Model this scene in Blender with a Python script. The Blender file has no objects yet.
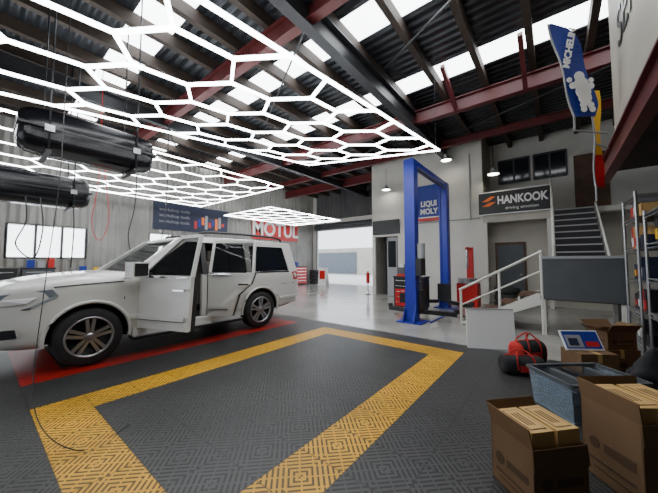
import bpy, math, random, bmesh
from mathutils import Vector, Matrix, Euler
random.seed(4)
D=bpy.data
SC=bpy.context.scene
COL=SC.collection
# ------------------------------------------------------------ materials
def newmat(name):
    m=D.materials.new(name); m.use_nodes=True
    nt=m.node_tree; b=nt.nodes.get('Principled BSDF')
    return m,nt,b
def mat(name,col,rough=.5,metal=0.0,noise=0.0,scale=4.0,emis=0.0,ecol=None,coat=0.0,bump=0.0,alpha=1.0,trans=0.0,spec=.5):
    m,nt,b=newmat(name)
    b.inputs['Base Color'].default_value=(*col,1)
    b.inputs['Roughness'].default_value=rough
    b.inputs['Metallic'].default_value=metal
    b.inputs['Coat Weight'].default_value=coat
    b.inputs['Alpha'].default_value=alpha
    b.inputs['Transmission Weight'].default_value=trans
    b.inputs['Specular IOR Level'].default_value=spec
    if emis>0:
        b.inputs['Emission Color'].default_value=(*(ecol or col),1)
        b.inputs['Emission Strength'].default_value=emis
    if noise>0 or bump>0:
        tc=nt.nodes.new('ShaderNodeTexCoord')
        nz=nt.nodes.new('ShaderNodeTexNoise'); nz.inputs['Scale'].default_value=scale; nz.inputs['Detail'].default_value=6
        nt.links.new(tc.outputs['Object'],nz.inputs['Vector'])
        if noise>0:
            r=nt.nodes.new('ShaderNodeValToRGB')
            r.color_ramp.elements[0].position=.3; r.color_ramp.elements[1].position=.7
            r.color_ramp.elements[0].color=(*[c*(1-noise) for c in col],1)
            r.color_ramp.elements[1].color=(*[min(1,c*(1+noise*.6)) for c in col],1)
            nt.links.new(nz.outputs['Fac'],r.inputs['Fac']); nt.links.new(r.outputs['Color'],b.inputs['Base Color'])
        if bump>0:
            bp=nt.nodes.new('ShaderNodeBump'); bp.inputs['Strength'].default_value=bump; bp.inputs['Distance'].default_value=.02
            nt.links.new(nz.outputs['Fac'],bp.inputs['Height']); nt.links.new(bp.outputs['Normal'],b.inputs['Normal'])
    return m
def tile_mat(name,col,gap):
    m,nt,b=newmat(name); N=nt.nodes; L=nt.links
    def M(op,a,b2=None,c=None):
        n=N.new('ShaderNodeMath'); n.operation=op
        for i,v in enumerate((a,b2,c)):
            if v is None: continue
            if isinstance(v,(int,float)): n.inputs[i].default_value=v
            else: L.new(v,n.inputs[i])
        return n.outputs[0]
    g=N.new('ShaderNodeNewGeometry'); s=N.new('ShaderNodeSeparateXYZ'); L.new(g.outputs['Position'],s.inputs[0])
    X=M('MULTIPLY',M('SUBTRACT',s.outputs[0],.4-40),2.5);Y=M('MULTIPLY',M('SUBTRACT',s.outputs[1],1.15-40),2.5)
    fx=M('FRACT',X);fy=M('FRACT',Y)
    ax=M('ABSOLUTE',M('SUBTRACT',fx,.5)); ay=M('ABSOLUTE',M('SUBTRACT',fy,.5))
    p=M('FRACT',M('MULTIPLY',M('ADD',ax,ay),8.0))
    rib=M('GREATER_THAN',p,.42)
    q=M('FRACT',M('MULTIPLY',M('SUBTRACT',ax,ay),3.0))
    cross=M('GREATER_THAN',q,.88)
    rib=M('MAXIMUM',rib,cross)
    edge=M('GREATER_THAN',M('MAXIMUM',ax,ay),.488)
    rib=M('MULTIPLY',rib,M('SUBTRACT',1.0,M('MULTIPLY',edge,.7)))
    nz=N.new('ShaderNodeTexNoise'); nz.inputs['Scale'].default_value=1.7; nz.inputs['Detail'].default_value=5
    L.new(g.outputs['Position'],nz.inputs['Vector'])
    r=N.new('ShaderNodeValToRGB'); r.color_ramp.elements[0].position=.3; r.color_ramp.elements[1].position=.75
    r.color_ramp.elements[0].color=(*[c*.7 for c in col],1); r.color_ramp.elements[1].color=(*[min(1,c*1.15) for c in col],1)
    L.new(nz.outputs['Fac'],r.inputs['Fac'])
    mx=N.new('ShaderNodeMix'); mx.data_type='RGBA'
    L.new(rib,mx.inputs['Factor']); mx.inputs[6].default_value=(*gap,1); L.new(r.outputs['Color'],mx.inputs[7])
    L.new(mx.outputs[2],b.inputs['Base Color'])
    bp=N.new('ShaderNodeBump'); bp.inputs['Strength'].default_value=.35; bp.inputs['Distance'].default_value=.01
    L.new(rib,bp.inputs['Height']); L.new(bp.outputs['Normal'],b.inputs['Normal'])
    b.inputs['Roughness'].default_value=.42; b.inputs['Specular IOR Level'].default_value=.35
    return m
def stripe_mat(name,c1,c2,axis,freq,duty=.5,rough=.5,metal=0):
    m,nt,b=newmat(name); N=nt.nodes; L=nt.links
    g=N.new('ShaderNodeNewGeometry'); s=N.new('ShaderNodeSeparateXYZ'); L.new(g.outputs['Position'],s.inputs[0])
    a=N.new('ShaderNodeMath'); a.operation='MULTIPLY'; a.inputs[1].default_value=freq; L.new(s.outputs[axis],a.inputs[0])
    w=N.new('ShaderNodeMath'); w.operation='SINE'; L.new(a.outputs[0],w.inputs[0])
    nz=N.new('ShaderNodeTexNoise'); nz.inputs['Scale'].default_value=.9; nz.inputs['Detail'].default_value=8; L.new(g.outputs['Position'],nz.inputs['Vector'])
    r=N.new('ShaderNodeValToRGB'); r.color_ramp.elements[0].position=.3; r.color_ramp.elements[1].position=.7
    r.color_ramp.elements[0].color=(*c1,1); r.color_ramp.elements[1].color=(*c2,1)
    L.new(nz.outputs['Fac'],r.inputs['Fac']); L.new(r.outputs['Color'],b.inputs['Base Color'])
    bp=N.new('ShaderNodeBump'); bp.inputs['Strength'].default_value=.8; bp.inputs['Distance'].default_value=.03
    L.new(w.outputs[0],bp.inputs['Height']); L.new(bp.outputs['Normal'],b.inputs['Normal'])
    b.inputs['Roughness'].default_value=rough; b.inputs['Metallic'].default_value=metal
    return m
WHITE=mat('paint_white',(.62,.61,.56),.5,noise=.08,scale=1.5)
CREAM=mat('paint_cream',(.48,.45,.38),.55,noise=.12,scale=1.2)
WALLL=stripe_mat('wall_cladding',(.22,.22,.20),(.35,.34,.315),0,30,rough=.5)
WALLD=stripe_mat('wall_dark_cladding',(.05,.05,.055),(.09,.09,.09),1,30,rough=.5)
ROOF=stripe_mat('roof_foil',(.013,.016,.020),(.06,.067,.078),0,32,rough=.38,metal=.4)
SKYL=mat('skylight_panel',(.9,.95,1),.4,emis=9,ecol=(.93,.97,1))
LED=mat('led_tube',(1,1,1),.3,emis=15,ecol=(.95,.98,1))
MAROON=mat('steel_maroon',(.10,.012,.013),.45,noise=.2)
DSTEEL=mat('steel_dark',(.03,.032,.036),.4,noise=.2,metal=.3)
WOOD=mat('purlin_wood',(.04,.026,.018),.7,noise=.3,scale=3)
CONC=mat('concrete',(.33,.32,.295),.17,noise=.25,scale=.9,bump=.03)
CONCO=mat('concrete_outdoor',(.7,.7,.68),.7,noise=.08,scale=.9)
TG=tile_mat('tile_grey',(.052,.052,.050),(.009,.009,.009))
TY=tile_mat('tile_yellow',(.72,.37,.008),(.09,.045,.002))
TR=tile_mat('tile_red',(.46,.012,.007),(.07,.003,.002))
CARW=mat('car_paint_white',(.66,.655,.62),.25,coat=.5)
GLASS=mat('car_glass_dark',(.008,.010,.012),.03,spec=.08)
GLASSD=mat('door_glass_tinted',(.012,.014,.016),.03,spec=.2,alpha=.5)
SEAM=mat('panel_gap',(.02,.02,.02),.7)
BLK=mat('black_plastic',(.014,.014,.016),.4)
BLKG=mat('black_gloss',(.006,.006,.008),.22,spec=.3)
RUB=mat('rubber',(.018,.018,.019),.75)
CHR=mat('chrome',(.75,.75,.76),.15,metal=1)
ALU=mat('alloy',(.45,.46,.48),.3,metal=.9)
INT=mat('car_interior',(.016,.015,.014),.8)
SEAT=mat('seat_leather',(.14,.12,.10),.55)
TAIL=mat('tail_lamp',(.5,.01,.01),.15,coat=.5)
HEADL=mat('head_lamp',(.22,.25,.29),.1,coat=.8)
BLUE=mat('lift_blue',(.010,.024,.33),.38,noise=.08)
SBLUE=mat('sign_blue',(.006,.028,.27),.45)
RED=mat('red_paint',(.50,.012,.010),.35)
ORANGE=mat('orange',(.85,.16,.01),.4)
YEL=mat('yellow',(.80,.46,.01),.5)
GREY=mat('grey_panel',(.070,.078,.086),.5,noise=.1)
GFEN=mat('grey_blue_roller',(.12,.14,.165),.5,noise=.1)
LGREY=mat('light_grey',(.30,.31,.32),.5)
CARD=mat('cardboard',(.16,.088,.038),.8,noise=.18,scale=3)
CARDD=mat('cardboard_print',(.075,.04,.018),.85,noise=.15,scale=3)
GOLD=mat('carton_kraft',(.60,.37,.13),.6,noise=.08)
SGNW=mat('sign_white',(.80,.80,.80),.5)
WINP=mat('window_frosted',(.9,.95,1),.4,emis=4.5,ecol=(.93,.97,1))
WIND=mat('office_glass',(.02,.024,.028),.08)
WARM=mat('lamp_glow',(1,.95,.8),.4,emis=25,ecol=(1,.93,.78))
TUB=mat('clear_plastic',(.35,.45,.55),.1,alpha=.3)
FABB=mat('black_fabric',(.014,.014,.016),.9,bump=.6,scale=9)
FABR=mat('red_fabric',(.42,.015,.012),.85,bump=.4,scale=9)
STEEL=mat('galv_steel',(.4,.41,.42),.35,metal=.8)
BRWN=mat('brown_timber',(.10,.05,.028),.6,noise=.3)
NAVY=mat('banner_navy',(.012,.018,.05),.5)

# ------------------------------------------------------------ mesh builder
class MB:
    def __init__(s,name): s.n=name;s.v=[];s.f=[];s.m=[];s.mats=[];s.sm=[]
    def mi(s,m):
        if m not in s.mats: s.mats.append(m)
        return s.mats.index(m)
    def add(s,vs,fs,m,smooth=False,M=None):
        o=len(s.v); i=s.mi(m)
        for v in vs:
            v=Vector(v)
            if M is not None: v=M@v
            s.v.append(v)
        for f in fs: s.f.append([o+k for k in f]); s.m.append(i); s.sm.append(smooth)
    def box(s,x0,x1,y0,y1,z0,z1,m,M=None):
        vs=[(x,y,z) for z in (z0,z1) for y in (y0,y1) for x in (x0,x1)]
        s.add(vs,[(0,2,3,1),(4,5,7,6),(0,1,5,4),(2,6,7,3),(0,4,6,2),(1,3,7,5)],m,M=M)
    def bar(s,p0,p1,w,h,m,up=(0,0,1),M=None):
        p0=Vector(p0);p1=Vector(p1);d=(p1-p0)
        if d.length<1e-5: return
        d.normalize();up=Vector(up)
        if abs(d.dot(up))>.98: up=Vector((1,0,0))
        r=d.cross(up).normalized();u=r.cross(d).normalized()
        vs=[]
        for p in (p0,p1):
            for a,b in ((-1,-1),(1,-1),(1,1),(-1,1)): vs.append(p+r*(a*w/2)+u*(b*h/2))
        s.add(vs,[(3,2,1,0),(4,5,6,7),(0,1,5,4),(1,2,6,5),(2,3,7,6),(3,0,4,7)],m,M=M)
    def cyl(s,p0,p1,r,m,n=16,r2=None,M=None,smooth=True):
        p0=Vector(p0);p1=Vector(p1);r2=r if r2 is None else r2
        d=(p1-p0).normalized();up=Vector((0,0,1)) if abs(d.z)<.95 else Vector((1,0,0))
        a=d.cross(up).normalized();b=d.cross(a)
        vs=[]
        for p,rr in ((p0,r),(p1,r2)):
            for k in range(n):
                t=2*math.pi*k/n; vs.append(p+a*math.cos(t)*rr+b*math.sin(t)*rr)
        s.add(vs,[(k,(k+1)%n,n+(k+1)%n,n+k) for k in range(n)],m,smooth,M)
        s.add(vs[:n],[tuple(range(n))[::-1]],m,False,M); s.add(vs[n:],[tuple(range(n))],m,False,M)
    def tube(s,pts,r,m,n=6,M=None):
        pts=[Vector(p) for p in pts];vs=[]
        for i,p in enumerate(pts):
            d=(pts[min(i+1,len(pts)-1)]-pts[max(i-1,0)]).normalized()
            up=Vector((0,0,1)) if abs(d.z)<.9 else Vector((1,0,0))
            a=d.cross(up).normalized();b=d.cross(a)
            for k in range(n):
                t=2*math.pi*k/n; vs.append(p+a*math.cos(t)*r+b*math.sin(t)*r)
        fs=[]
        for i in range(len(pts)-1):
            for k in range(n): fs.append((i*n+k,i*n+(k+1)%n,(i+1)*n+(k+1)%n,(i+1)*n+k))
        s.add(vs,fs,m,True,M)
    def lathe(s,prof,c,m,axis='y',n=32,M=None):
        vs=[];fs=[];c=Vector(c)
        for r,h in prof:
            for k in range(n):
                t=2*math.pi*k/n;a=math.cos(t)*r;b=math.sin(t)*r
                vs.append(c+(Vector((a,h,b)) if axis=='y' else Vector((a,b,h))))
        for i in range(len(prof)-1):
            for k in range(n): fs.append((i*n+k,i*n+(k+1)%n,(i+1)*n+(k+1)%n,(i+1)*n+k))
        s.add(vs,fs,m,True,M)
    def poly(s,pts,off,m,M=None,smooth=False):
        n=len(pts);pts=[Vector(p) for p in pts];off=Vector(off)
        vs=pts+[p+off for p in pts]
        fs=[tuple(range(n))[::-1],tuple(range(n,2*n))]+[(k,(k+1)%n,n+(k+1)%n,n+k) for k in range(n)]
        s.add(vs,fs,m,smooth,M)
    def superloft(s,x0,x1,y0,y1,z0,z1,mf,st,ey=.45,ez=.55,seg=12):
        cx,cy,cz=(x0+x1)/2,(y0+y1)/2,(z0+z1)/2;M2=seg*2;rings=[]
        for u,k in st:
            r=[]
            for a in range(M2):
                t=math.pi*a/seg;c,q=math.cos(t),math.sin(t)
                r.append((cx+u*(x1-x0)/2,cy+math.copysign(abs(c)**ey,c)*k*(y1-y0)/2,cz+math.copysign(abs(q)**ez,q)*k*(z1-z0)/2))
            rings.append(r)
        for i in range(len(st)-1):
            s.add(rings[i]+rings[i+1],[(k,(k+1)%M2,M2+(k+1)%M2,M2+k) for k in range(M2)],mf(i),True)
        s.add(rings[0],[tuple(range(M2))],mf(0));s.add(rings[-1],[tuple(range(M2))],mf(len(st)-2))
    def build(s,loc=(0,0,0),rz=0,bevel=0,sub=0,parent=None,rot=None,weld=False):
        me=D.meshes.new(s.n); me.from_pydata([tuple(v) for v in s.v],[],s.f)
        for m in s.mats: me.materials.append(m)
        for p,i,sm in zip(me.polygons,s.m,s.sm): p.material_index=i; p.use_smooth=sm
        me.update()
        bm=bmesh.new();bm.from_mesh(me)
        if weld: bmesh.ops.remove_doubles(bm,verts=bm.verts,dist=.0005)
        bmesh.ops.recalc_face_normals(bm,faces=bm.faces);bm.to_mesh(me);bm.free()
        o=D.objects.new(s.n,me);COL.objects.link(o);o.location=loc;o.rotation_euler=rot or (0,0,rz)
        if bevel: 
            b=o.modifiers.new('bevel','BEVEL');b.width=bevel;b.segments=2;b.limit_method='ANGLE'
        if sub:
            q=o.modifiers.new('sub','SUBSURF');q.levels=sub;q.render_levels=sub
        if parent: o.parent=parent
        return o
def text(parent,name,txt,loc,size,m,rot,sx=1,bold=0.0,align='CENTER',ext=.004):
    c=D.curves.new(name,'FONT');c.body=txt;c.size=size;c.align_x=align;c.align_y='CENTER';c.extrude=ext;c.offset=bold
    c.materials.append(m)
    o=D.objects.new(name,c);COL.objects.link(o)
    bpy.context.view_layer.update()
    me=D.meshes.new_from_object(o.evaluated_get(bpy.context.evaluated_depsgraph_get()))
    D.objects.remove(o)
    o=D.objects.new(name,me);COL.objects.link(o)
    o.location=loc;o.rotation_euler=rot;o.scale=(sx,1,1)
    if parent: o.parent=parent
    return o
R_X=(math.pi/2,0,-math.pi/2)
R_Y=(math.pi/2,0,0)
R_YP=(math.pi/2,0,math.pi)
def catmull(pts,n=8):
    out=[];P=[Vector(p) for p in pts];P=[P[0]]+P+[P[-1]]
    for i in range(1,len(P)-2):
        for k in range(n):
            t=k/n;a,b,c,d=P[i-1:i+3]
            out.append(.5*((2*b)+(-a+c)*t+(2*a-5*b+4*c-d)*t*t+(-a+3*b-3*c+d)*t**3))
    out.append(P[-2]);return out

# ------------------------------------------------------------ room shell
RZ=6.0
b=MB('floor');b.box(-5,14.6,-3,13,-.2,0,CONC);b.build()
b=MB('ground_outside');b.box(14.6,40,-6,30,-.25,-.01,CONCO);b.box(-20,-5,-6,20,-.25,-.01,CONCO);b.build()
T=.4
b=MB('floor_tile_mat')
i0,i1=-11,12; j0,j1=-8,14
for i in range(i0,i1):
    for j in range(j0,j1):
        x=.4+i*T;y=1.15+j*T
        m=TG
        if 0<=i<=10 and 0<=j<=6 and (i in(0,10) or j in(0,6)): m=TY
        if 0<=i<=10 and 9<=j<=13 and (i in(0,10) or j in(9,)): m=TR
        b.add([(x,y,.018),(x+T,y,.018),(x+T,y+T,.018),(x,y+T,.018)],[(0,1,2,3)],m)
x0=.4+i0*T;x1=.4+i1*T;y0=1.15+j0*T;y1=1.15+j1*T
b.box(x0,x1,y0,y1,.002,.017,TG)
b.box(x1,x1+.05,y0,y1,.002,.012,TG)
b.build()
strips=[2.0,4.5,6.9]
SW=.34
xs=[-5]
for sx in strips: xs+= [sx-SW,sx+SW]
xs.append(14.6)
b=MB('ceiling')
for k in range(0,len(xs),2): b.box(xs[k],xs[k+1],-3,13,RZ,RZ+.1,ROOF)
b.build()
b=MB('skylight_panels')
for sx in strips: b.box(sx-SW,sx+SW,-3,13,RZ+.02,RZ+.06,SKYL)
b.build()
b=MB('ceiling_purlins')
y=-2.6
while y<13:
    b.box(-5,14.6,y-.06,y+.06,RZ-.24,RZ-.005,WOOD); y+=.95
b.build()
def ibeam(b,p0,p1,w,h,m):
    p0=Vector(p0);p1=Vector(p1);u=Vector((0,0,1))
    b.bar(p0+u*(h/2),p1+u*(h/2),w,.025,m);b.bar(p0-u*(h/2),p1-u*(h/2),w,.025,m);b.bar(p0,p1,.02,h,m)
b=MB('roof_rafters')
for x in (-1.5,3.3,7.8): ibeam(b,(x,-3,5.55),(x,13,5.55),.17,.34,MAROON)
b.build()
b=MB('roof_rafters_rear')
ibeam(b,(12.0,1.9,5.55),(12.0,13,5.55),.17,.38,MAROON)
ibeam(b,(10.2,-3,5.55),(10.2,13,5.55),.12,.2,MAROON)
b.build()
b=MB('roof_girder');ibeam(b,(-5,3.05,5.45),(10.98,3.05,5.45),.2,.42,DSTEEL)
b.build()
b=MB('roof_girder');ibeam(b,(-5,8.6,5.45),(14.6,8.6,5.45),.16,.34,DSTEEL);b.build()
b=MB('roof_bracing')
for a in ((3.3,-1),(3.3,3.1),(7.8,-1),(7.8,3.1),(3.3,8.6)):
    b.cyl((a[0],a[1],5.35),(a[0]+2.2,a[1]+3.8,5.7),.02,DSTEEL,n=8)
for y in (.4,1.9): b.bar((7.8,y,5.4),(6.6,y,5.95),.09,.12,MAROON)
b.build()
def wallY(name,y0,y1,x0,x1,z1,holes,m):
    b=MB(name);hs=sorted(holes);x=x0
    for a,c,z0h,z1h in hs:
        b.box(x,a,y0,y1,0,z1,m);b.box(a,c,y0,y1,0,z0h,m);b.box(a,c,y0,y1,z1h,z1,m);x=c
    b.box(x,x1,y0,y1,0,z1,m);return b.build()
wins=[(-1.6,.4,1.55,2.6),(.62,2.5,1.55,2.6),(4.5,5.4,1.9,2.6),(5.7,8.3,1.9,2.6)]
wallY('wall_left',13,13.2,-5,14.6,RZ,wins,WALLL)
for k,(a,c,z0,z1) in enumerate(wins):
    b=MB('window_%d'%(k+1));b.box(a,c,13.08,13.1,z0,z1,WINP)
    n=max(1,round((c-a)/.65))
    for i in range(n+1):
        x=a+(c-a)*i/n;b.box(x-.03,x+.03,13.0,13.12,z0,z1,GREY)
    for z in (z0,z1): b.box(a,c,13.0,13.12,z-.03,z+.03,SGNW)
    b.build()
b=MB('wall_right');b.box(-5,14.6,-3.2,-3,0,RZ,WALLD);b.build()
b=MB('wall_rear')
b.box(-5.2,-5,-3,4.0,0,RZ,WALLL);b.box(-5.2,-5,9,13,0,RZ,WALLL);b.box(-5.2,-5,4.0,9,3.6,RZ,WALLL);b.build()
b=MB('wall_end')
b.box(14.6,14.8,12.7,13,0,RZ,WHITE);b.box(14.6,14.8,6.3,12.7,3.5,4.2,WHITE);b.box(14.6,14.8,6.3,12.7,4.2,RZ,WALLD)
b.box(14.6,14.8,-3,6.3,0,RZ,WHITE);b.build()
b=MB('door_1');b.cyl((14.33,6.5,3.68),(14.33,12.5,3.68),.22,GREY,n=20)
for y in (6.42,12.6): b.box(14.5,14.59,y-.05,y+.05,0,3.48,LGREY)
b.build()
b=MB('neighbour_building')
b.box(27,34,6,28,0,3.0,CREAM);b.box(26.9,27,8,15.3,.1,2.5,GFEN);b.box(26.9,27,17.5,24,.1,2.5,GFEN)
for k in range(12): b.box(26.88,26.9,8,15.3,.2+.2*k,.215+.2*k,GREY)
b.build()

# ------------------------------------------------------------ office block
b=MB('wall_office')
b.box(11,11.12,1.9,5.1,0,RZ,WHITE);b.box(11,11.12,6.15,6.3,0,RZ,WHITE);b.box(11,11.12,5.1,6.15,2.5,RZ,WHITE)
b.box(11.12,14.6,6.15,6.29,0,RZ,CREAM);b.box(11.12,14.6,1.9,2.02,0,RZ,CREAM)
b.box(11.9,12.0,5.1,6.15,0,2.5,GREY)
b.build()
b=MB('wall_conduit')
b.cyl((10.97,4.6,0),(10.97,4.6,5.3),.02,LGREY,n=8);b.cyl((10.97,2.3,2.9),(10.97,2.3,5.3),.02,LGREY,n=8)
b.cyl((10.97,2.0,2.95),(10.97,4.6,2.95),.018,LGREY,n=8);b.box(10.9,10.99,4.5,4.72,1.4,1.8,LGREY);b.box(10.93,10.99,4.85,5.0,1.2,1.35,SGNW)
b.build()
b=MB('door_2');b.box(11.03,11.08,5.15,5.6,0.0,2.45,LGREY);b.box(11.02,11.03,5.2,5.55,1.2,2.3,WIND)
b.build()
b=MB('wall_sign_dark');b.box(10.94,10.995,5.0,6.25,2.6,3.2,BLK);b.build(bevel=.01)
b=MB('wall_under_mezzanine')
b.box(11.6,11.7,-2.98,1.88,0,2.84,CREAM);b.box(11.54,11.6,.75,1.65,0,2.1,BRWN);b.box(11.52,11.54,.82,1.58,.1,2.0,GREY);b.cyl((11.48,.9,1.0),(11.52,.9,1.0),.03,CHR);b.build()
b=MB('mezzanine_deck')
b.box(11,14.58,-2.98,1.88,2.85,3.0,WHITE);b.box(10.9,10.99,.06,1.9,2.75,3.75,CREAM)
b.box(10.9,10.99,1.78,1.9,0,2.75,WHITE);b.box(10.9,10.99,.06,.16,0,2.75,WHITE)
b.build()
b=MB('wall_mezzanine')
b.box(12.6,12.7,-3,1.9,3.0,4.4,WHITE);b.box(12.6,12.7,-3,1.9,5.3,RZ,WHITE)
for a,c in ((1.6,1.9),(.5,.62),(-3,-.42)): b.box(12.6,12.7,a,c,4.4,5.3,WHITE)
b.box(12.54,12.595,-1.45,-.6,3.02,5.0,BRWN)
b.build()
for k,(a,c) in enumerate(((.62,1.6),(-.42,.5))):
    b=MB('window_%d'%(k+5));b.box(12.64,12.66,a,c,4.4,5.3,WIND)
    for y in (a,c,(a+c)/2): b.box(12.57,12.63,y-.025,y+.025,4.4,5.3,GREY)
    for z in (4.4,5.3): b.box(12.57,12.63,a,c,z-.025,z+.025,GREY)
    b.build()
b=MB('tyre_brand_sign');b.box(10.82,10.89,.05,2.0,3.0,3.78,BLK);b.box(10.815,10.82,.05,2.0,3.0,3.03,SGNW);b.box(10.815,10.82,.05,2.0,3.75,3.78,SGNW)
b.poly([(10.81,1.9,3.46),(10.81,1.62,3.62),(10.81,1.5,3.60),(10.81,1.72,3.45)],(.006,0,0),ORANGE)
b.poly([(10.81,1.9,3.30),(10.81,1.66,3.42),(10.81,1.48,3.42),(10.81,1.7,3.28)],(.006,0,0),ORANGE)
s=b.build()
text(s,'lettering','HANKOOK',(10.81,.78,3.45),.36,SGNW,R_X,sx=.72,bold=.012)
text(s,'lettering','driving emotion',(10.81,.78,3.18),.14,SGNW,R_X,sx=1)
b=MB('oil_brand_sign');b.box(10.93,10.99,3.35,4.2,3.0,4.4,SBLUE);b.box(10.92,10.93,3.35,4.2,3.0,3.12,RED);b.box(10.92,10.93,3.35,4.2,3.12,3.16,SGNW)
s=b.build()
text(s,'lettering','LIQUI',(10.915,3.76,3.66),.29,SGNW,R_X,sx=.85,bold=.012);text(s,'lettering','MOLY',(10.915,3.76,3.36),.29,SGNW,R_X,sx=.85,bold=.012)
b=MB('oil_brand_banner');b.box(9.5,13.0,12.93,12.98,2.7,3.85,RED);s=b.build()
text(s,'lettering','MOTUL',(11.25,12.92,3.28),1.1,SGNW,R_Y,sx=.95,bold=.03)
b=MB('tool_brand_banner');b.box(4.6,8.0,12.93,12.98,2.8,3.95,NAVY)
for i in range(9):
    b.box(6.3+i*.17,6.43+i*.17,12.915,12.93,2.95+.1*(i%3),3.3+.1*(i%4),[RED,SBLUE,ORANGE,LGREY][i%4])
s=b.build()
for k in range(3): text(s,'lettering','workshop tools',(5.45,12.92,3.65-.25*k),.2,LGREY,R_Y)

# ------------------------------------------------------------ stairs
b=MB('staircase')
n=4
for i in range(n):
    z=.19*(i+1);y=1.7-.36*i
    b.box(7.05,7.9,y-.38,y,z-.04,z,BRWN);b.box(7.06,7.89,y-.03,y-.0,z-.19,z-.04,WHITE)
b.poly([(7.0,1.78,.02),(7.0,1.5,.02),(7.0,.25,.58),(7.0,.25,.8),(7.0,.3,.8)],(.05,0,0),WHITE)
b.poly([(7.92,1.78,.02),(7.92,1.5,.02),(7.92,.25,.58),(7.92,.25,.8),(7.92,.3,.8)],(.05,0,0),WHITE)
b.box(7.0,7.97,-.95,.25,.68,.76,BRWN)
for x in (7.03,7.93):
    for y in (.2,-.9): b.box(x-.03,x+.03,y-.03,y+.03,0,.7,WHITE)
b.box(6.97,7.0,-.95,.2,.70,1.5,GREY)
b.box(6.955,6.97,-.95,.22,1.48,1.53,LGREY)
b.box(7.0,7.9,-.96,-.93,.0,.68,GREY)
nn=12
for i in range(nn):
    x=7.97+.24*i;z=.76+(2.96-.76)/nn*(i+1)
    x2=min(x+.28,10.88)
    b.box(x,x2,-.9,-.02,z-.04,z,BRWN);b.box(x-.005,x+.0,-.9,-.02,z-.035,z-.005,LGREY)
    b.box(x+.01,x+.02,-.9,-.02,z-.18,z-.04,BLK)
for y in (-.96,0.0):
    b.poly([(7.97,y,.6),(7.97,y,.98),(10.86,y,3.12),(10.88,y,2.8)],(0,.04,0),WHITE)
def rail(b,p0,p1,r=.022): b.cyl(p0,p1,r,WHITE,n=10)
rail(b,(7.02,1.75,.78),(7.02,.22,1.62),.028);rail(b,(7.02,1.75,.42),(7.02,.22,1.24),.02)
for y,z0,z1 in ((1.72,.0,.8),(.95,.35,1.2),(.22,.0,1.65)): b.cyl((7.02,y,z0),(7.02,y,z1),.028,WHITE,n=10)
rail(b,(7.97,.02,1.75),(10.78,.02,3.9),.028);rail(b,(7.97,.02,1.35),(10.78,.02,3.45),.02)
for x,z0 in ((7.97,.8),(9.4,1.9),(10.76,2.95)): b.cyl((x,.02,z0),(x,.02,z0+1),.025,WHITE,n=10)
b.build()

# ------------------------------------------------------------ two-post lift
def lift(b):
    for x,s in ((6.6,1),(9.25,-1)):
        b.box(x-.12,x+.12,2.57,2.83,.02,3.9,BLUE)
        b.box(x+s*.12-.03,x+s*.12+.03,2.58,2.63,.05,3.85,BLUE);b.box(x+s*.12-.03,x+s*.12+.03,2.77,2.82,.05,3.85,BLUE)
        b.box(x-.28,x+.28,2.4,3.0,0,.025,BLUE)
        b.poly([(x-.12,2.56,.02),(x-.3,2.56,.02),(x-.12,2.56,.4)],(0,.02,0),BLUE);b.poly([(x-.12,2.84,.02),(x-.3,2.84,.02),(x-.12,2.84,.4)],(0,-.02,0),BLUE)
        b.box(x+s*.1-.08,x+s*.1+.12*s+.06,2.5,2.9,.2,.75,BLK)
        for dy in (-1,1):
            b.bar((x+s*.25,2.7+dy*.15,.22),(x+s*.55,2.7+dy*.85,.18),.12,.1,BLK)
            b.cyl((x+s*.55,2.7+dy*.85,.2),(x+s*.55,2.7+dy*.85,.3),.06,RUB)
    b.box(6.5,9.35,2.6,2.8,3.80,3.92,BLUE)
    b.box(6.7,9.1,2.3,2.34,.0,.03,BLUE)
    b.cyl((6.75,2.6,3.7),(9.1,2.6,3.7),.025,BLK)
    b.box(6.44,6.74,2.42,2.55,1.1,1.5,BLK);b.cyl((6.58,2.46,1.5),(6.58,2.46,1.85),.09,LGREY)
b=MB('two_post_car_lift');lift(b);b.build(bevel=.006)

# ------------------------------------------------------------ car
def interp(tab,x):
    for i in range(len(tab)-1):
        if tab[i][0]<=x<=tab[i+1][0]:
            a,c=tab[i],tab[i+1];t=(x-a[0])/(c[0]-a[0]);return a[1]+(c[1]-a[1])*t
    return tab[0][1] if x<tab[0][0] else tab[-1][1]
ST=[(0,.66,.42,.92,.96),(.03,.78,.38,.99,1.03),(.12,.88,.34,1.06,1.11),(.30,.945,.31,1.11,1.17),(.6,.98,.30,1.15,1.22),(1.0,.985,.30,1.17,1.25),(1.36,.985,.30,1.19,1.27),(1.5,.985,.30,1.20,1.23),(2.4,.985,.30,1.20,1.21),(3.3,.985,.30,1.20,1.21),(4.2,.985,.32,1.21,1.22),(4.7,.975,.36,1.21,1.22),(4.88,.95,.42,1.19,1.21),(4.96,.91,.44,1.14,1.17),(4.99,.86,.48,1.06,1.10)]
WT=[(s[0],s[1]) for s in ST]
TB=.25
def yy(s,z):
    w=interp(WT,s)
    if z<=.55: return w-(.55-z)*.10
    if z<=1.13: return w
    if z<=1.2: return w-(z-1.13)/.07*.04
    return w-.04-(z-1.2)*TB
me_b=MB('body')
vs=[];fs=[]
for s,w,zb,zt,zc in ST:
    half=[(0,zb),(.55*w,zb),(.86*w,zb),(.965*w,zb+.05),(.99*w,zb+.17),(w,.62),(w,.85*zt+.0),(.998*w,zt-.09),(.985*w,zt-.025),(.94*w,zt+.005),(.7*w,zc-.005),(.35*w,zc),(0,zc+.0)]
    ring=[(s,-y,z) for y,z in half]+[(s,y,z) for y,z in half[-2:0:-1]]
    vs+=ring;nr=len(ring)
for i in range(len(ST)-1):
    for k in range(nr): fs.append((i*nr+k,i*nr+(k+1)%nr,(i+1)*nr+(k+1)%nr,(i+1)*nr+k))
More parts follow.
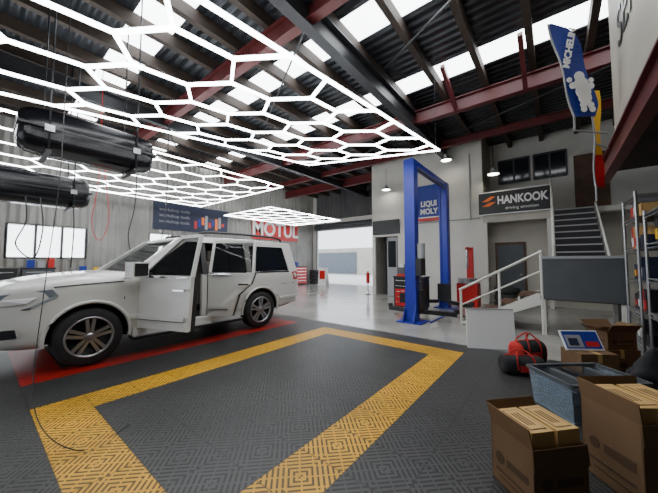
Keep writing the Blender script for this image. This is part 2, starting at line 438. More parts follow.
fs.append(tuple(range(nr)));fs.append(tuple(range((len(ST)-1)*nr,len(ST)*nr)))
me_b.add(vs,fs,CARW,True)
CARLOC=(0.11,5.93,0.018)
car=D.objects.new('suv_car',None);COL.objects.link(car);car.location=CARLOC
body=me_b.build(sub=2)
g=MB('greenhouse')
vs=[]
GZ=((1.10,1.30,4.92),(1.22,1.42,4.90),(1.5,1.78,4.84),(1.72,2.07,4.76),(1.84,2.25,4.70))
for z,s0,s1 in GZ:
    w=.935-(z-1.2)*TB if z>1.1 else .94
    xs_=[s0,s0+.10,s0+.45,2.9,3.8,s1-.12,s1];ws=[.80*w,w*.955,w,w,w,w*.985,w*.92]
    ring=[(x,-q,z) for x,q in zip(xs_,ws)]+[(x,q,z) for x,q in zip(xs_[::-1],ws[::-1])]
    vs+=ring;nr=len(ring)
fs=[]
for i in range(4):
    for k in range(nr): fs.append((i*nr+k,i*nr+(k+1)%nr,(i+1)*nr+(k+1)%nr,(i+1)*nr+k))
fs.append(tuple(range(nr)));fs.append(tuple(range(4*nr,5*nr)))
g.add(vs,fs,GLASS,False)
green=g.build()
cuts=[]
for s in (.93,3.78):
    for sd in (-1,1):
        c=MB('c');c.cyl((s,sd*.60,.40),(s,sd*1.2,.40),.455,INT,n=40);cuts.append(c.build())
cav=MB('c');cav.poly([(1.54,-.30,.44),(3.10,-.30,.44),(3.22,-.30,.8),(3.42,-.30,1.0),(3.42,-.30,1.74),(2.20,-.30,1.74),(1.58,-.30,1.26),(1.54,-.30,1.18)],(0,-1,0),INT)
cavo=cav.build()
def applybool(o,cs):
    for c in cs:
        m=o.modifiers.new('b','BOOLEAN');m.operation='DIFFERENCE';m.object=c;m.solver='EXACT'
        try: m.material_mode='TRANSFER'
        except Exception: pass
    bpy.context.view_layer.update()
    me=D.meshes.new_from_object(o.evaluated_get(bpy.context.evaluated_depsgraph_get()))
    o.modifiers.clear();o.data=me
applybool(body,cuts+[cavo]);applybool(green,[cavo])
for c in cuts+[cavo]: D.objects.remove(c)
body.parent=car;green.parent=car
def sp(mb,pts,m,off=.012,th=.05,sides=(-1,1)):
    for sd in sides:
        outer=[Vector((s,sd*(yy(s,z)+off),z)) for s,z in pts]
        mb.poly(outer,(0,-sd*th,0),m)
p=MB('pillars_and_trim')
sp(p,[(1.28,1.17),(1.46,1.17),(2.22,1.74),(2.36,1.85),(2.14,1.83)],CARW,off=.012,th=.09)
sp(p,[(2.50,1.18),(2.60,1.18),(2.60,1.78),(2.50,1.78)],BLK,off=-.01,th=.08)
sp(p,[(3.44,1.18),(3.56,1.18),(3.56,1.78),(3.44,1.78)],CARW,off=.008)
sp(p,[(4.62,1.18),(4.93,1.18),(4.80,1.82),(4.50,1.82)],CARW,off=.008)
sp(p,[(3.56,1.74),(4.78,1.74),(4.76,1.86),(3.56,1.86)],CARW,off=.008)
sp(p,[(2.20,1.76),(3.56,1.76),(3.56,1.86),(2.35,1.86)],CARW,off=.008)
sp(p,[(3.56,1.16),(4.62,1.16),(4.62,1.20),(3.56,1.20)],CHR,off=.012,th=.03)
sp(p,[(1.42,.30),(3.28,.30),(3.28,.42),(1.42,.42)],CARW,off=.02,th=.12)
sp(p,[(1.42,.25),(3.28,.25),(3.28,.30),(1.42,.30)],BLK,off=.10,th=.24)
sp(p,[(1.42,.295),(3.28,.295),(3.28,.305),(1.42,.305)],ALU,off=.10,th=.20)
sp(p,[(1.30,.86),(1.315,.86),(1.315,1.16),(1.30,1.16)],SEAM,off=.0025,th=.01)
sp(p,[(.55,1.075),(1.30,1.115),(1.30,1.13),(.55,1.09)],SEAM,off=.003,th=.01)
sp(p,[(4.35,.90),(4.80,.90),(4.80,.912),(4.35,.912)],SEAM,off=.004,th=.01)
sp(p,[(1.38,.56),(1.46,.56),(1.46,.62),(1.38,.62)],CARW,off=.016,th=.02)
sp(p,[(4.28,.56),(4.80,.56),(4.80,.62),(4.28,.62)],CARW,off=.016,th=.02)
p.build(parent=car,bevel=.006)
r=MB('roof');vs=[];fs=[]
RS=[(2.05,.66,1.79,1.815),(2.2,.735,1.83,1.865),(2.6,.79,1.855,1.90),(3.3,.80,1.865,1.915),(4.2,.795,1.865,1.91),(4.66,.775,1.855,1.895),(4.84,.72,1.825,1.855)]
for s,w,z0,z1 in RS:
    vs+=[(s,-w,z0-.06),(s,-w*.99,z0-.005),(s,-w*.88,z1-.012),(s,0,z1),(s,w*.88,z1-.012),(s,w*.99,z0-.005),(s,w,z0-.06)]
nr=7
for i in range(len(RS)-1):
    for k in range(nr): fs.append((i*nr+k,i*nr+(k+1)%nr,(i+1)*nr+(k+1)%nr,(i+1)*nr+k))
fs.append(tuple(range(nr)));fs.append(tuple(range((len(RS)-1)*nr,len(RS)*nr)))
r.add(vs,fs,CARW,True);r.build(parent=car,sub=1)
t=MB('roof_rails')
for sd in (-1,1):
    t.tube(catmull([(2.5,sd*.72,1.88),(2.65,sd*.72,1.96),(3.5,sd*.73,1.98),(4.4,sd*.72,1.96),(4.55,sd*.72,1.88)],5),.024,BLK,n=8)
t.build(parent=car)
def wheel(s,sd):
    w=MB('wheel');c=(s,sd*.86,.39)
    o=sd
    w.lathe([(.26,-.12*o),(.35,-.125*o),(.378,-.10*o),(.388,-.05*o),(.388,.05*o),(.378,.10*o),(.35,.125*o),(.262,.12*o)],c,RUB,n=40)
    w.lathe([(.262,.12*o),(.255,.10*o),(.245,.03*o),(.0,.03*o)],c,BLK,n=40)
    w.lathe([(.27,.122*o),(.262,.132*o),(.245,.125*o),(.24,.09*o)],c,ALU,n=40)
    w.lathe([(.0,.115*o),(.05,.115*o),(.06,.10*o),(.06,.04*o)],c,ALU,n=20)
    for k in range(5):
        for dd in (-.16,.16):
            a=2*math.pi*k/5+dd+.3
            d=Vector((math.cos(a),0,math.sin(a)));tt=Vector((-math.sin(a),0,math.cos(a)))
            a0=2*math.pi*k/5+.3;d0=Vector((math.cos(a0),0,math.sin(a0)))
            cc=Vector(c)
            p0=cc+d0*.04+tt*(dd*.12);p1=cc+d*.25
            pts=[p0-tt*.018,p1-tt*.022,p1+tt*.022,p0+tt*.018]
            pts=[q+Vector((0,.112*o,0)) for q in pts]
            w.poly(pts,(0,-.05*o,0),ALU)
    w.build(parent=car)
for s in (.93,3.78):
    for sd in (-1,1): wheel(s,sd)
a=MB('wheel_arch_lips')
for s in (.93,3.78):
    for sd in (-1,1):
        pts=[]
        for k in range(25):
            t=math.radians(-8+196*k/24);x=s+math.cos(t)*.462;z=.40+math.sin(t)*.462
            pts.append((x,sd*(yy(x,z)+.004),z))
        a.tube(pts,.024,CARW,n=8)
a.build(parent=car)
q=MB('lamps_and_bumpers')
sp(q,[(.04,.80),(.36,.84),(.60,.97),(.54,1.06),(.10,1.01)],HEADL,off=.014,th=.10)
sp(q,[(.10,.87),(.32,.90),(.40,.96),(.12,.95)],SGNW,off=.018,th=.02)
sp(q,[(.04,.79),(.36,.83),(.36,.845),(.04,.805)],BLK,off=.019,th=.03)
sp(q,[(4.76,.98),(4.93,.98),(4.90,1.17),(4.70,1.17)],TAIL,off=.012,th=.08)
q.box(-.02,.05,-.62,.62,.68,.95,CHR);q.box(-.03,-.02,-.58,.58,.71,.92,BLK)
for z in (.75,.81,.87): q.box(-.04,-.03,-.56,.56,z-.012,z+.012,CHR)
q.box(-.03,.06,-.55,.55,.42,.58,BLK)
sp(q,[(.06,.48),(.26,.50),(.24,.60),(.06,.60)],BLK,off=.014)
q.box(4.95,5.03,-.78,.78,.42,.66,CARW);q.box(4.97,5.0,-.7,.7,.75,.8,CHR)
q.build(parent=car,bevel=.008)
q=MB('seats')
for s in (2.1,2.95):
    q.box(s,s+.5,-.72,-.34,.62,.80,SEAT);q.poly([(s+.42,-.72,.78),(s+.56,-.72,.78),(s+.72,-.72,1.42),(s+.6,-.72,1.42)],(0,.38,0),SEAT);q.box(s+.64,s+.73,-.64,-.42,1.44,1.62,SEAT)
q.box(1.60,1.84,-.8,-.34,.95,1.15,INT)
q.lathe([(.18,-.01),(.19,0),(.18,.01)],(1.94,-.55,1.1),BLK,n=24)
q.box(2.50,2.60,-.93,-.85,.42,1.2,CARW)
q.build(parent=car,bevel=.02)
def door(name,outline_low,frame,glass,hx,ang,handle,mirror=False):
    d=MB(name)
    Mt=Matrix.Translation((-hx,.96,0))
    f=lambda s,z:(s,-(yy(s,z)+.006),z)
    d.poly([f(*q) for q in outline_low],(0,.06,0),CARW,M=Mt)
    inner=[Vector(f(*q))+Vector((0,.06,0)) for q in outline_low]
    d.poly(inner,(0,.08,0),INT,M=Mt)
    pts=[Vector(f(*q))+Vector((0,.03,0)) for q in frame]
    for a_,b_ in zip(pts[:-1],pts[1:]): d.bar(a_,b_,.045,.045,CARW,up=(0,1,0),M=Mt)
    d.poly([Vector(f(*q))+Vector((0,.03,0)) for q in glass],(0,.004,0),GLASSD,M=Mt)
    s0,s1=outline_low[0][0],outline_low[1][0]
    d.poly([f(q[0],q[1]) for q in ((s0+.03,1.165),(s1-.02,1.165),(s1-.02,1.195),(s0+.03,1.195))],(0,-.012,0),CHR,M=Mt)
    d.poly([f(q[0],q[1]) for q in ((s0+.03,.56),(s1-.05,.56),(s1-.05,.62),(s0+.03,.62))],(0,-.018,0),CARW,M=Mt)
    d.poly([f(q[0],q[1]) for q in ((s0+.03,.548),(s1-.05,.548),(s1-.05,.56),(s0+.03,.56))],(0,-.010,0),SEAM,M=Mt)
    d.bar(Vector(f(handle-.1,1.0))+Vector((0,-.03,0)),Vector(f(handle+.1,1.0))+Vector((0,-.03,0)),.035,.03,CHR,M=Mt)
    if mirror:
        d.box(hx+.14,hx+.30,-1.27,-1.03,1.18,1.40,CARW,M=Mt);d.box(hx+.30,hx+.31,-1.25,-1.05,1.20,1.38,BLK,M=Mt);d.box(hx+.17,hx+.25,-1.05,-.93,1.19,1.24,BLK,M=Mt)
    d.build(loc=(hx,-.96,0),rz=-math.radians(ang),bevel=.01,parent=car)
door('door_front',[(1.50,.42),(2.46,.42),(2.49,1.20),(1.46,1.20)],[(1.52,1.21),(2.14,1.77),(2.48,1.79),(2.49,1.18)],[(1.56,1.21),(2.16,1.75),(2.46,1.77),(2.47,1.2)],1.48,70,2.34,True)
door('door_rear',[(2.60,.42),(3.05,.42),(3.17,.80),(3.40,1.0),(3.46,1.20),(2.59,1.20)],[(2.61,1.21),(2.61,1.78),(3.40,1.78),(3.44,1.2)],[(2.63,1.21),(2.63,1.76),(3.38,1.76),(3.42,1.21)],2.60,58,3.3)

# ------------------------------------------------------------ LED honeycomb grids
def clip(p,q,x0,x1,y0,y1):
    t0,t1=0,1;dx=q[0]-p[0];dy=q[1]-p[1]
    for pp,qq in ((-dx,p[0]-x0),(dx,x1-p[0]),(-dy,p[1]-y0),(dy,y1-p[1])):
        if abs(pp)<1e-9:
            if qq<0: return None
        else:
            r=qq/pp
            if pp<0:
                if r>t1:return None
                t0=max(t0,r)
            else:
                if r<t0:return None
                t1=min(t1,r)
    if t1-t0<1e-4: return None
    return ((p[0]+dx*t0,p[1]+dy*t0),(p[0]+dx*t1,p[1]+dy*t1))
def ledgrid(x0,x1,y0,y1,zf,e,r):
    b=MB('honeycomb_led_light');seen=set()
    w=math.sqrt(3)*e
    nj=int((y1-y0)/(w))+3;ni=int((x1-x0)/(1.5*e))+3
    for i in range(-1,ni):
        for j in range(-1,nj):
            cx=x1-i*1.5*e;cy=y0+j*w+(w/2 if i%2 else 0)
            P=[(cx+e*math.cos(math.radians(60*k)),cy+e*math.sin(math.radians(60*k))) for k in range(6)]
            for k in range(6):
                a,c=P[k],P[(k+1)%6]
                key=(round((a[0]+c[0])/2,1),round((a[1]+c[1])/2,1))
                if key in seen: continue
                seen.add(key);s=clip(a,c,x0,x1,y0,y1)
                if s: b.bar((*s[0],zf(*s[0])),(*s[1],zf(*s[1])),r*2,r*2,LED)
    C=[(x0,y0),(x1,y0),(x1,y1),(x0,y1)]
    for k in range(4):
        a,c=C[k],C[(k+1)%4];b.bar((*a,zf(*a)),(*c,zf(*c)),r*2,r*2,LED)
    for x in (x0+.05,x1-.05):
        for y in (y0+.05,y1-.05): b.cyl((x,y,zf(x,y)),(x,y,RZ-.01),.004,DSTEEL,n=5)
    b.build()
ledgrid(-.4,5.6,1.7,5.15,lambda x,y:3.6-(5.6-x)*.11+(y-1.7)*.13,.50,.014)
ledgrid(-.6,5.7,6.3,11.2,lambda x,y:3.66,.50,.013)
ledgrid(7.3,12.0,8.8,12.1,lambda x,y:3.6,.50,.013)

# ------------------------------------------------------------ roof boxes hung
ST_POD=[(-1,.55),(-.97,.75),(-.88,.9),(-.6,1),(0,1.0),(.6,1),(.88,.92),(.97,.78),(1,.55)]
def pod(x0,x1,y0,y1,z0,z1):
    b=MB('roof_cargo_box')
    b.superloft(x0,x1,y0,y1,z0,z1,lambda i:BLKG,ST_POD)
    cz=(z0+z1)/2
    b.box(x0-.01,x1+.01,y0-.012,y1+.012,cz-.015,cz+.015,BLK)
    for x in (x0+.3,x1-.3):
        b.box(x-.03,x+.03,y0-.02,y1+.02,z0-.04,z0+.0,BLK)
        for y in (y0-.01,y1+.01): b.cyl((x,y,z0-.02),(x,y,RZ-.01),.012,DSTEEL,n=6)
        b.box(x-.05,x+.05,y0-.035,y0-.01,cz-.06,cz+.03,STEEL)
    b.build(weld=True)
pod(.3,1.95,5.45,6.1,2.98,3.6)
pod(-.3,1.6,8.0,8.7,2.6,3.25)
def hose(pts,m,r=.012):
    b=MB('air_hose');b.tube(catmull(pts,8),r,m,n=6);return b.build()
hose([(.6,8.0,2.7),(.62,7.95,2.2),(.5,7.9,1.75),(.75,7.9,1.5),(.85,7.9,2.1),(.8,8.0,2.7)],BLK)
hose([(1.3,8.0,2.7),(1.32,7.95,2.1),(1.3,7.95,1.3)],BLK)
hose([(1.7,8.0,5.9),(1.72,8.0,3.5),(1.6,7.9,2.3),(1.75,7.9,1.9),(1.9,7.9,2.4),(1.8,8.0,3.6)],RED,.008)
hose([(2.3,7.6,5.9),(2.32,7.6,3.0),(2.2,7.6,2.0),(2.35,7.6,1.4)],BLK)
hose([(3.3,8.4,5.5),(3.3,8.4,3.0),(3.2,8.4,1.9),(3.4,8.4,2.2)],BLK)
hose([(0.55,3.8,5.8),(.52,3.8,3.5),(.5,3.75,2.2),(.42,3.6,1.2),(.35,3.2,.3),(.55,2.8,.03),(.9,2.9,.03)],BLK,.004)

for x,y,z in ((10.3,2.9,5.0),(10.6,5.4,4.4),(10.6,1.5,4.3)):
    b=MB('high_bay_lamp');b.lathe([(.05,.22),(.08,.12),(.17,.02),(.18,0)],(x,y,z),LGREY,axis='z',n=20);b.lathe([(.0,.01),(.16,.01)],(x,y,z),WARM,axis='z',n=20)
    b.cyl((x,y,z+.2),(x,y,5.3),.01,BLK,n=6);b.build()

# ------------------------------------------------------------ right-hand mezzanine storage
b=MB('wall_storage_upper');b.box(1.2,5.8,-.85,-.75,3.12,RZ,CREAM);s=b.build()
text(s,'lettering','SERVICE',(3.9,-.74,4.4),.7,BLK,R_YP)
b=MB('storage_mezzanine');b.box(1.2,6.85,-2.95,-.72,2.98,3.1,WOOD);ibeam(b,(1.2,-.72,2.95),(6.85,-.72,2.95),.12,.3,MAROON)
for x in (1.4,6.8): b.box(x-.05,x+.05,-1.8,-1.7,0,2.95,DSTEEL)
b.build()
def flag(name,c,rz,w,z0,z1,mats,lean,taper=True):
    b=MB(name);n=18
    ux=Vector((math.cos(rz),math.sin(rz),0))
    L=[];Rr=[]
    for i in range(n+1):
        t=i/n;z=z0+(z1-z0)*t
        sh=lean*t; ww=w
        if taper:
            if t>.72: ww=w*(math.sqrt(max(0,1-((t-.72)/.28)**2))*.9+.1)
            if t<.12: ww=w*(.8+.2*t/.12)
        wav=Vector((-ux.y,ux.x,0))*.02*math.sin(t*9)
        L.append(Vector(c)+ux*(sh)+wav+Vector((0,0,z)));Rr.append(Vector(c)+ux*(sh+ww)-wav+Vector((0,0,z)))
    for i in range(n):
        m=mats[min(len(mats)-1,int(i/n*len(mats)))]
        b.poly([L[i],Rr[i],Rr[i+1],L[i+1]],(Vector((-ux.y,ux.x,0))*.004),m)
    b.tube([L[0]-Vector((0,0,.2))]+L,.012,LGREY)
    return b,L,ux
FX,FY=5.08,-.27
b,L,ux=flag('feather_flag',(FX,FY,0),math.radians(-51),.37,3.42,4.75,[SBLUE],-.30)
nrm=Vector((ux.y,-ux.x,0))
if nrm.dot(Vector((-1,-.1,0)))<0: nrm=-nrm
base=Vector((FX,FY,0))+ux*(.18)+nrm*.05
def disc(off,z,r_): 
    c=base+ux*off+Vector((0,0,z));b.cyl(c,c-nrm*.01,r_,SGNW,n=20)
def sh(z): return -.30*(z-3.42)/1.33
for dz,r_ in ((3.66,.09),(3.75,.105),(3.85,.10),(3.96,.07)): disc(sh(dz),dz,r_)
for sg in (-1,1):
    disc(sh(3.83)+sg*.125,3.83,.045);disc(sh(3.91)+sg*.15,3.91,.035)
    disc(sh(3.56)+sg*.05,3.56,.045);disc(sh(3.50)+sg*.058,3.50,.04)
b.tube([L[0]-Vector((0,0,.2)),(5.35,-.62,3.18)],.012,LGREY)
s=b.build()
text(s,'lettering','MICHELIN',tuple(base+Vector((0,0,4.36))+ux*(sh(4.36)-.03)),.13,SGNW,(math.pi/2,math.radians(-78),math.radians(-51)),bold=.004)
b,L,ux=flag('banner_flag',(5.60,-.50,0),math.radians(-51),.12,2.5,3.95,[RED,RED,YEL,YEL,YEL,YEL],0,False)
b.tube([L[8],(5.66,-.655,3.06)],.012,LGREY)
b.build()

def shelving(name,x0,x1,y0,y1,h,levels):
    b=MB(name)
    for x in (x0,x1):
        for y in (y0,y1): b.cyl((x,y,0),(x,y,h),.018,STEEL,n=8)
    for z in levels:
        for y in (y0,y1): b.cyl((x0,y,z),(x1,y,z),.01,STEEL,n=6);b.cyl((x0,y,z-.05),(x1,y,z-.05),.007,STEEL,n=6)
        for x in (x0,x1): b.cyl((x,y0,z),(x,y1,z),.01,STEEL,n=6)
        x=x0+.06
        while x<x1: b.cyl((x,y0,z+.005),(x,y1,z+.005),.004,STEEL,n=4);x+=.06
    for z in levels[:-1]:
        x=x0+.06
        while x<x1-.2:
            w=random.uniform(.10,.22);hh=random.uniform(.14,.34)
            if x+w>x1-.03: break
            m_=random.choice([BLK,LGREY,GREY,RED,NAVY,BLK,BLK,GOLD])
            b.box(x,x+w,y0+.05,y1-.06,z+.012,z+.012+hh,m_)
            if hh>.2: b.box(x+w*.15,x+w*.85,y1-.06,y1-.055,z+.06,z+.06+hh*.4,random.choice([SGNW,YEL,RED]))
            x+=w+.025
    return b.build()
shelving('wire_shelving_rack',5.7,6.6,-1.45,-.9,2.4,[.25,.7,1.15,1.6,2.05,2.35])
shelving('wire_shelving_rack',4.4,5.55,-1.5,-.95,2.1,[.3,.75,1.2,1.65,2.05])

# ------------------------------------------------------------ foreground boxes
def openbox(name,w,d,h,fl=.12,angs=(35,50,40,60)):
    b=MB(name);t=.008
    b.box(-w/2,w/2,-d/2,d/2,0,t,CARD)
    b.box(-w/2,w/2,-d/2,-d/2+t,0,h,CARD);b.box(-w/2,w/2,d/2-t,d/2,0,h,CARD)
    b.box(-w/2,-w/2+t,-d/2,d/2,0,h,CARD);b.box(w/2-t,w/2,-d/2,d/2,0,h,CARD)
    for k,(nx_,ny_) in enumerate(((0,-1),(1,0),(0,1),(-1,0))):
        a=math.radians(angs[k]);dirv=Vector((nx_*math.sin(a),ny_*math.sin(a),math.cos(a)))*fl
        if nx_==0: p0=Vector((-w/2,ny_*d/2,h));p1=Vector((w/2,ny_*d/2,h))
        else: p0=Vector((nx_*w/2,-d/2,h));p1=Vector((nx_*w/2,d/2,h))
        b.poly([p0,p1,p1+dirv,p0+dirv],Vector((-nx_,-ny_,0))*.006+Vector((0,0,.002)),CARD)
    # printed artwork on the two long/short sides that face the room
    for M in (Matrix.Identity(4),Matrix.Rotation(-math.pi/2,4,'Z')):
        ww,dd=(w,d) if M==Matrix.Identity(4) else (d,w)
        b.box(-ww*.38,ww*.38,-dd/2-.003,-dd/2,h*.22,h*.26,CARDD,M=M);b.box(-ww*.3,ww*.3,-dd/2-.003,-dd/2,h*.13,h*.15,CARDD,M=M)
        b.cyl((-ww*.27,-dd/2-.003,h*.46),(-ww*.27,-dd/2,h*.46),.035,CARDD,n=20,M=M)
        b.box(-ww*.10,ww*.38,-dd/2-.003,-dd/2,h*.40,h*.52,CARDD,M=M)
    return b
def carton(b,cx,cy,z0,w,d,h,rz=0):
    M=Matrix.Translation((cx,cy,z0))@Matrix.Rotation(rz,4,'Z')
    b.box(-w/2,w/2,-d/2,d/2,0,h,GOLD,M=M);b.box(-w*.36,w*.36,-d*.40,d*.40,h,h+.002,CARDD,M=M);b.box(-w*.33,w*.33,-d*.38,d*.38,h+.002,h+.003,GOLD,M=M)
    for k in range(3): b.box(-w*.2+k*w*.14,-w*.14+k*w*.14,-d*.25,d*.25,h+.003,h+.004,CARDD,M=M)
    b.box(-w*.35,w*.35,-d/2-.002,-d/2,h*.2,h*.3,BRWN,M=M)
b=openbox('open_cardboard_box',.36,.32,.35,angs=(178,172,20,12))
for k in (-.085,.085): carton(b,k,0,.012,.15,.27,.42)
b.build(loc=(2.22,.13,.02),rz=math.radians(-42))
b=openbox('open_cardboard_box',.42,.38,.48,angs=(178,172,12,8))
for k in (-.10,.10): carton(b,k,.0,.012,.17,.32,.55)
b.build(loc=(2.66,-.39,.02),rz=math.radians(-50))
b=MB('storage_tub')
b.poly([(-.33,-.22,0),(.33,-.22,0),(.33,.22,0),(-.33,.22,0)],(0,0,.01),TUB)
for (a,c) in (((-.33,-.22),(.33,-.22)),((.33,-.22),(.33,.22)),((.33,.22),(-.33,.22)),((-.33,.22),(-.33,-.22))):
    b.poly([(a[0],a[1],0),(c[0],c[1],0),(c[0]*1.1,c[1]*1.1,.34),(a[0]*1.1,a[1]*1.1,.34)],(0,0,.006),TUB)
    b.bar((a[0]*1.12,a[1]*1.12,.34),(c[0]*1.12,c[1]*1.12,.34),.03,.02,GREY)
b.box(-.31,.31,-.20,.20,.012,.16,BLK)
for k in range(10):
    xx=-.31+.062*k
    b.box(xx,xx+.055,-.19+.02*(k%3),.19-.03*(k%2),.16,.20+.14*random.random(),[NAVY,BLK,GREY,NAVY,BLK,NAVY,GREY,BLK,GREY,BLK][k])
b.build(loc=(3.66,-.18,.02),rz=math.radians(-48))
def bag(name,loc,rz,L_,W,H,endm):
    b=MB(name);st=[(-1,.5),(-.97,.8),(-.85,.95),(-.82,.96),(-.4,1),(0,.98),(.4,1),(.82,.96),(.85,.95),(.97,.8),(1,.5)]
    b.superloft(-L_/2,L_/2,-W/2,W/2,0,H,lambda i:endm if i in(0,1,2,7,8,9) else FABB,st,ey=.7,ez=.7)
    b.bar((-L_*.42,0,H*1.0),(L_*.42,0,H*1.0),.02,.012,FABR)
    for sy in (-1,1):
        b.tube(catmull([(-L_*.2,sy*W*.5,H*.35),(-L_*.2,sy*W*.42,H*.9),(-L_*.1,sy*.03,H*1.25),(L_*.1,sy*.03,H*1.25),(L_*.2,sy*W*.42,H*.9),(L_*.2,sy*W*.5,H*.35)],6),.010,FABR)
    b.box(-L_*.15,L_*.15,-W*.52,-W*.47,H*.25,H*.6,FABR)
    return b.build(loc=loc,rz=rz,weld=True)
bag('duffel_bag',(4.38,.38,.02),math.radians(-58),.48,.26,.22,FABB)
bag('duffel_bag',(4.82,.34,.02),math.radians(-40),.44,.26,.32,FABR)
def blob(name,loc,sx,sy,sz,m,m2=None,seed=0):
    rnd=random.Random(seed)
    bm=bmesh.new();bmesh.ops.create_icosphere(bm,subdivisions=4,radius=1)
    ph=[rnd.uniform(0,6) for _ in range(6)]
    for v in bm.verts:
        c=v.co
        k=1+.10*math.sin(4*c.x+ph[0]+3*c.y)+.08*math.sin(5*c.y+ph[1]+4*c.z)+.05*math.sin(9*c.z+ph[2]+7*c.x)
        z=c.z
        x=math.copysign(abs(c.x)**.8,c.x);y=math.copysign(abs(c.y)**.8,c.y)
        top=max(0,z-.75)/.25
        x*=1-.6*top;y*=1-.6*top
        v.co=Vector((x*k*sx,y*k*sy,max(-.75,z*k)*sz+.75*sz+top*.08))
    me=D.meshes.new(name);bm.to_mesh(me);bm.free();me.materials.append(m)
    for p_ in me.polygons: p_.use_smooth=True
    o=D.objects.new(name,me);COL.objects.link(o);o.location=loc;return o
blob('rubbish_bag',(3.5,-.88,.02),.26,.24,.3,FABB,None,2)
blob('rubbish_bag',(4.12,-.72,.02),.24,.2,.27,FABB,None,3)
def closedbox(name,w,d,h):
    b=MB(name);b.box(-w/2,w/2,-d/2,d/2,0,h,CARD);b.box(-.025,.025,-d/2-.002,d/2+.002,h,h+.002,GOLD);b.box(-.025,.025,-d/2-.002,-d/2,h-.1,h,GOLD)
    b.box(-w*.35,w*.1,-d/2-.002,-d/2,h*.3,h*.5,CARDD);return b
b=closedbox('cardboard_box',.46,.34,.3);b.build(loc=(5.30,-.52,.0),rz=math.radians(-52),bevel=.004)
b=openbox('open_cardboard_box',.38,.30,.22);b.box(-.18,.18,-.14,.14,.01,.16,BLK);b.build(loc=(5.32,-.54,.304),rz=math.radians(-50))
b=closedbox('cardboard_box',.42,.32,.32);b.build(loc=(4.74,-.28,.02),rz=math.radians(-55),bevel=.004)
b=MB('framed_picture');b.box(-.22,.22,-.01,.01,0,.24,SGNW);b.box(-.205,.205,-.013,-.01,.015,.225,SBLUE);b.box(-.19,.0,-.014,-.013,.03,.18,LGREY);b.box(.03,.18,-.015,-.014,.04,.10,RED);b.box(-.16,-.05,-.016,-.014,.05,.14,NAVY)
b.build(loc=(4.68,-.25,.35),rot=(math.radians(-30),0,math.radians(-55)))
b=MB('white_display_board');b.box(-.36,.36,-.012,.012,0,.66,SGNW);b.box(-.36,.36,-.02,-.012,0,.02,LGREY);b.box(-.36,.36,-.02,-.012,.64,.66,LGREY);b.box(-.2,.2,.012,.2,.0,.03,LGREY)
b.build(loc=(5.28,.85,0),rot=(math.radians(-6),0,math.radians(-62)))

# ------------------------------------------------------------ workshop equipment
def cabinet(name,x0,x1,y0,y1,h,m,front='-x',rows=5,top=BLK):
    b=MB(name);b.box(x0,x1,y0,y1,.08,h,m);b.box(x0-.02,x1+.02,y0-.02,y1+.02,h,h+.04,top)
    for x in (x0+.06,x1-.06):
        for y in (y0+.06,y1-.06): b.cyl((x,y,0),(x,y,.08),.035,RUB,n=10)
    for i in range(rows):
        z0=.12+(h-.16)*i/rows;z1=.12+(h-.16)*(i+1)/rows-.02
        if front=='-x': b.box(x0-.015,x0,y0+.03,y1-.03,z0,z1,m);b.box(x0-.03,x0-.015,y0+.08,y1-.08,z1-.04,z1-.02,CHR)
        else: b.box(x0+.03,x1-.03,y0-.015,y0,z0,z1,m);b.box(x0+.08,x1-.08,y0-.03,y0-.015,z1-.04,z1-.02,CHR)
    return b
b=cabinet('red_tool_cabinet',8.0,8.5,2.95,3.85,.95,BLK)
b.box(7.98,7.985,3.0,3.8,.12,.62,RED);b.box(7.965,7.98,3.15,3.65,.22,.5,BLK)
b.box(8.1,8.15,3.1,3.55,1.02,1.35,BLK);b.box(8.1,8.2,3.1,3.8,.99,1.05,RED);b.box(8.2,8.45,3.55,3.83,.99,1.25,GREY);b.build(bevel=.006)
b=MB('tyre_changer');b.box(9.7,10.2,1.9,2.5,0,.75,RED);b.cyl((9.85,2.2,.75),(9.85,2.2,.9),.28,STEEL,n=24);b.box(10.2,10.32,2.1,2.3,0,1.9,RED)
b.bar((10.25,2.2,1.85),(9.8,2.2,1.85),.08,.08,RED);b.cyl((9.85,2.2,1.2),(9.85,2.2,1.9),.03,CHR);b.build(bevel=.01)
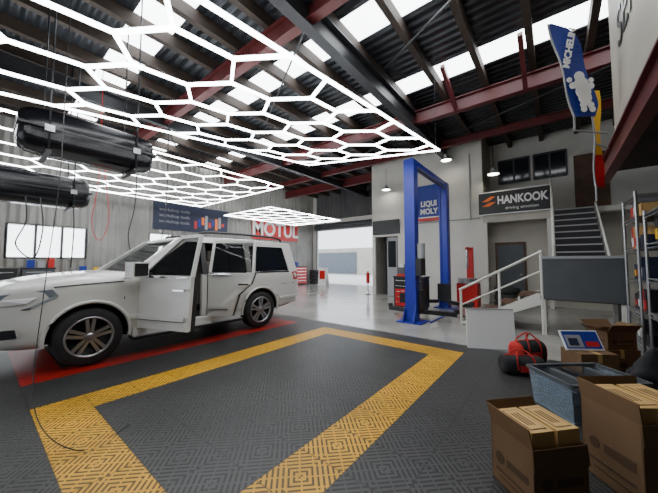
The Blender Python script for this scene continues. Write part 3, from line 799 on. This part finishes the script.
def tyres(x,y,n):
    b=MB('tyre_stack')
    for i in range(n):
        z=.11+.22*i
        b.lathe([(.2,-.1),(.3,-.11),(.34,-.06),(.34,.06),(.3,.11),(.2,.1),(.2,-.1)],(x,y,z),RUB,axis='z',n=28)
    b.build()
tyres(10.3,1.2,3);tyres(14.1,12.4,4)
cols=[BLK,BLK,GREY,BLK,RED,LGREY,BLK]
x=-1.5
k=0
while x<12.4:
    w=random.choice([.7,.9,1.1]);h=random.choice([.95,1.1,1.2])
    m_=cols[k%7] if x<9 else RED
    b=cabinet('tool_cabinet',x,x+w,12.35,12.85,h,m_,front='-y')
    for q_ in range(3): b.box(x+.1+q_*.22,x+.26+q_*.22,12.5,12.7,h+.04,h+.15+.2*random.random(),random.choice([BLK,RED,YEL,LGREY,SBLUE]))
    b.build();x+=w+random.choice([.1,.35]);k+=1
b=MB('fire_extinguisher');b.cyl((10.8,6.42,.5),(10.8,6.42,.95),.08,RED);b.cyl((10.8,6.42,.95),(10.8,6.42,1.02),.03,BLK);b.cyl((10.8,6.42,0),(10.8,6.42,.5),.02,GREY);b.cyl((10.8,6.42,0),(10.8,6.42,.02),.12,GREY);b.build()
b=MB('a_frame_sign')
b.poly([(13.0,10.6,0),(13.0,11.2,0),(13.12,11.2,1.1),(13.12,10.6,1.1)],(.02,0,0),SGNW);b.poly([(13.36,10.6,0),(13.36,11.2,0),(13.14,11.2,1.1),(13.14,10.6,1.1)],(.02,0,0),SGNW);b.box(13.03,13.05,10.7,11.1,.4,.9,RED);b.build()

# ------------------------------------------------------------ world, camera
w=D.worlds.new('World');SC.world=w;w.use_nodes=True
bg=w.node_tree.nodes['Background'];bg.inputs[0].default_value=(.84,.90,1,1);bg.inputs[1].default_value=3.2
cam=D.cameras.new('Camera');co=D.objects.new('Camera',cam);COL.objects.link(co)
cam.sensor_width=36;cam.lens=284/658*36
co.location=(0,0,1.42)
yaw=math.radians(38.5)-math.pi/2
co.rotation_euler=(math.radians(90+3.1),0,yaw)
SC.camera=co
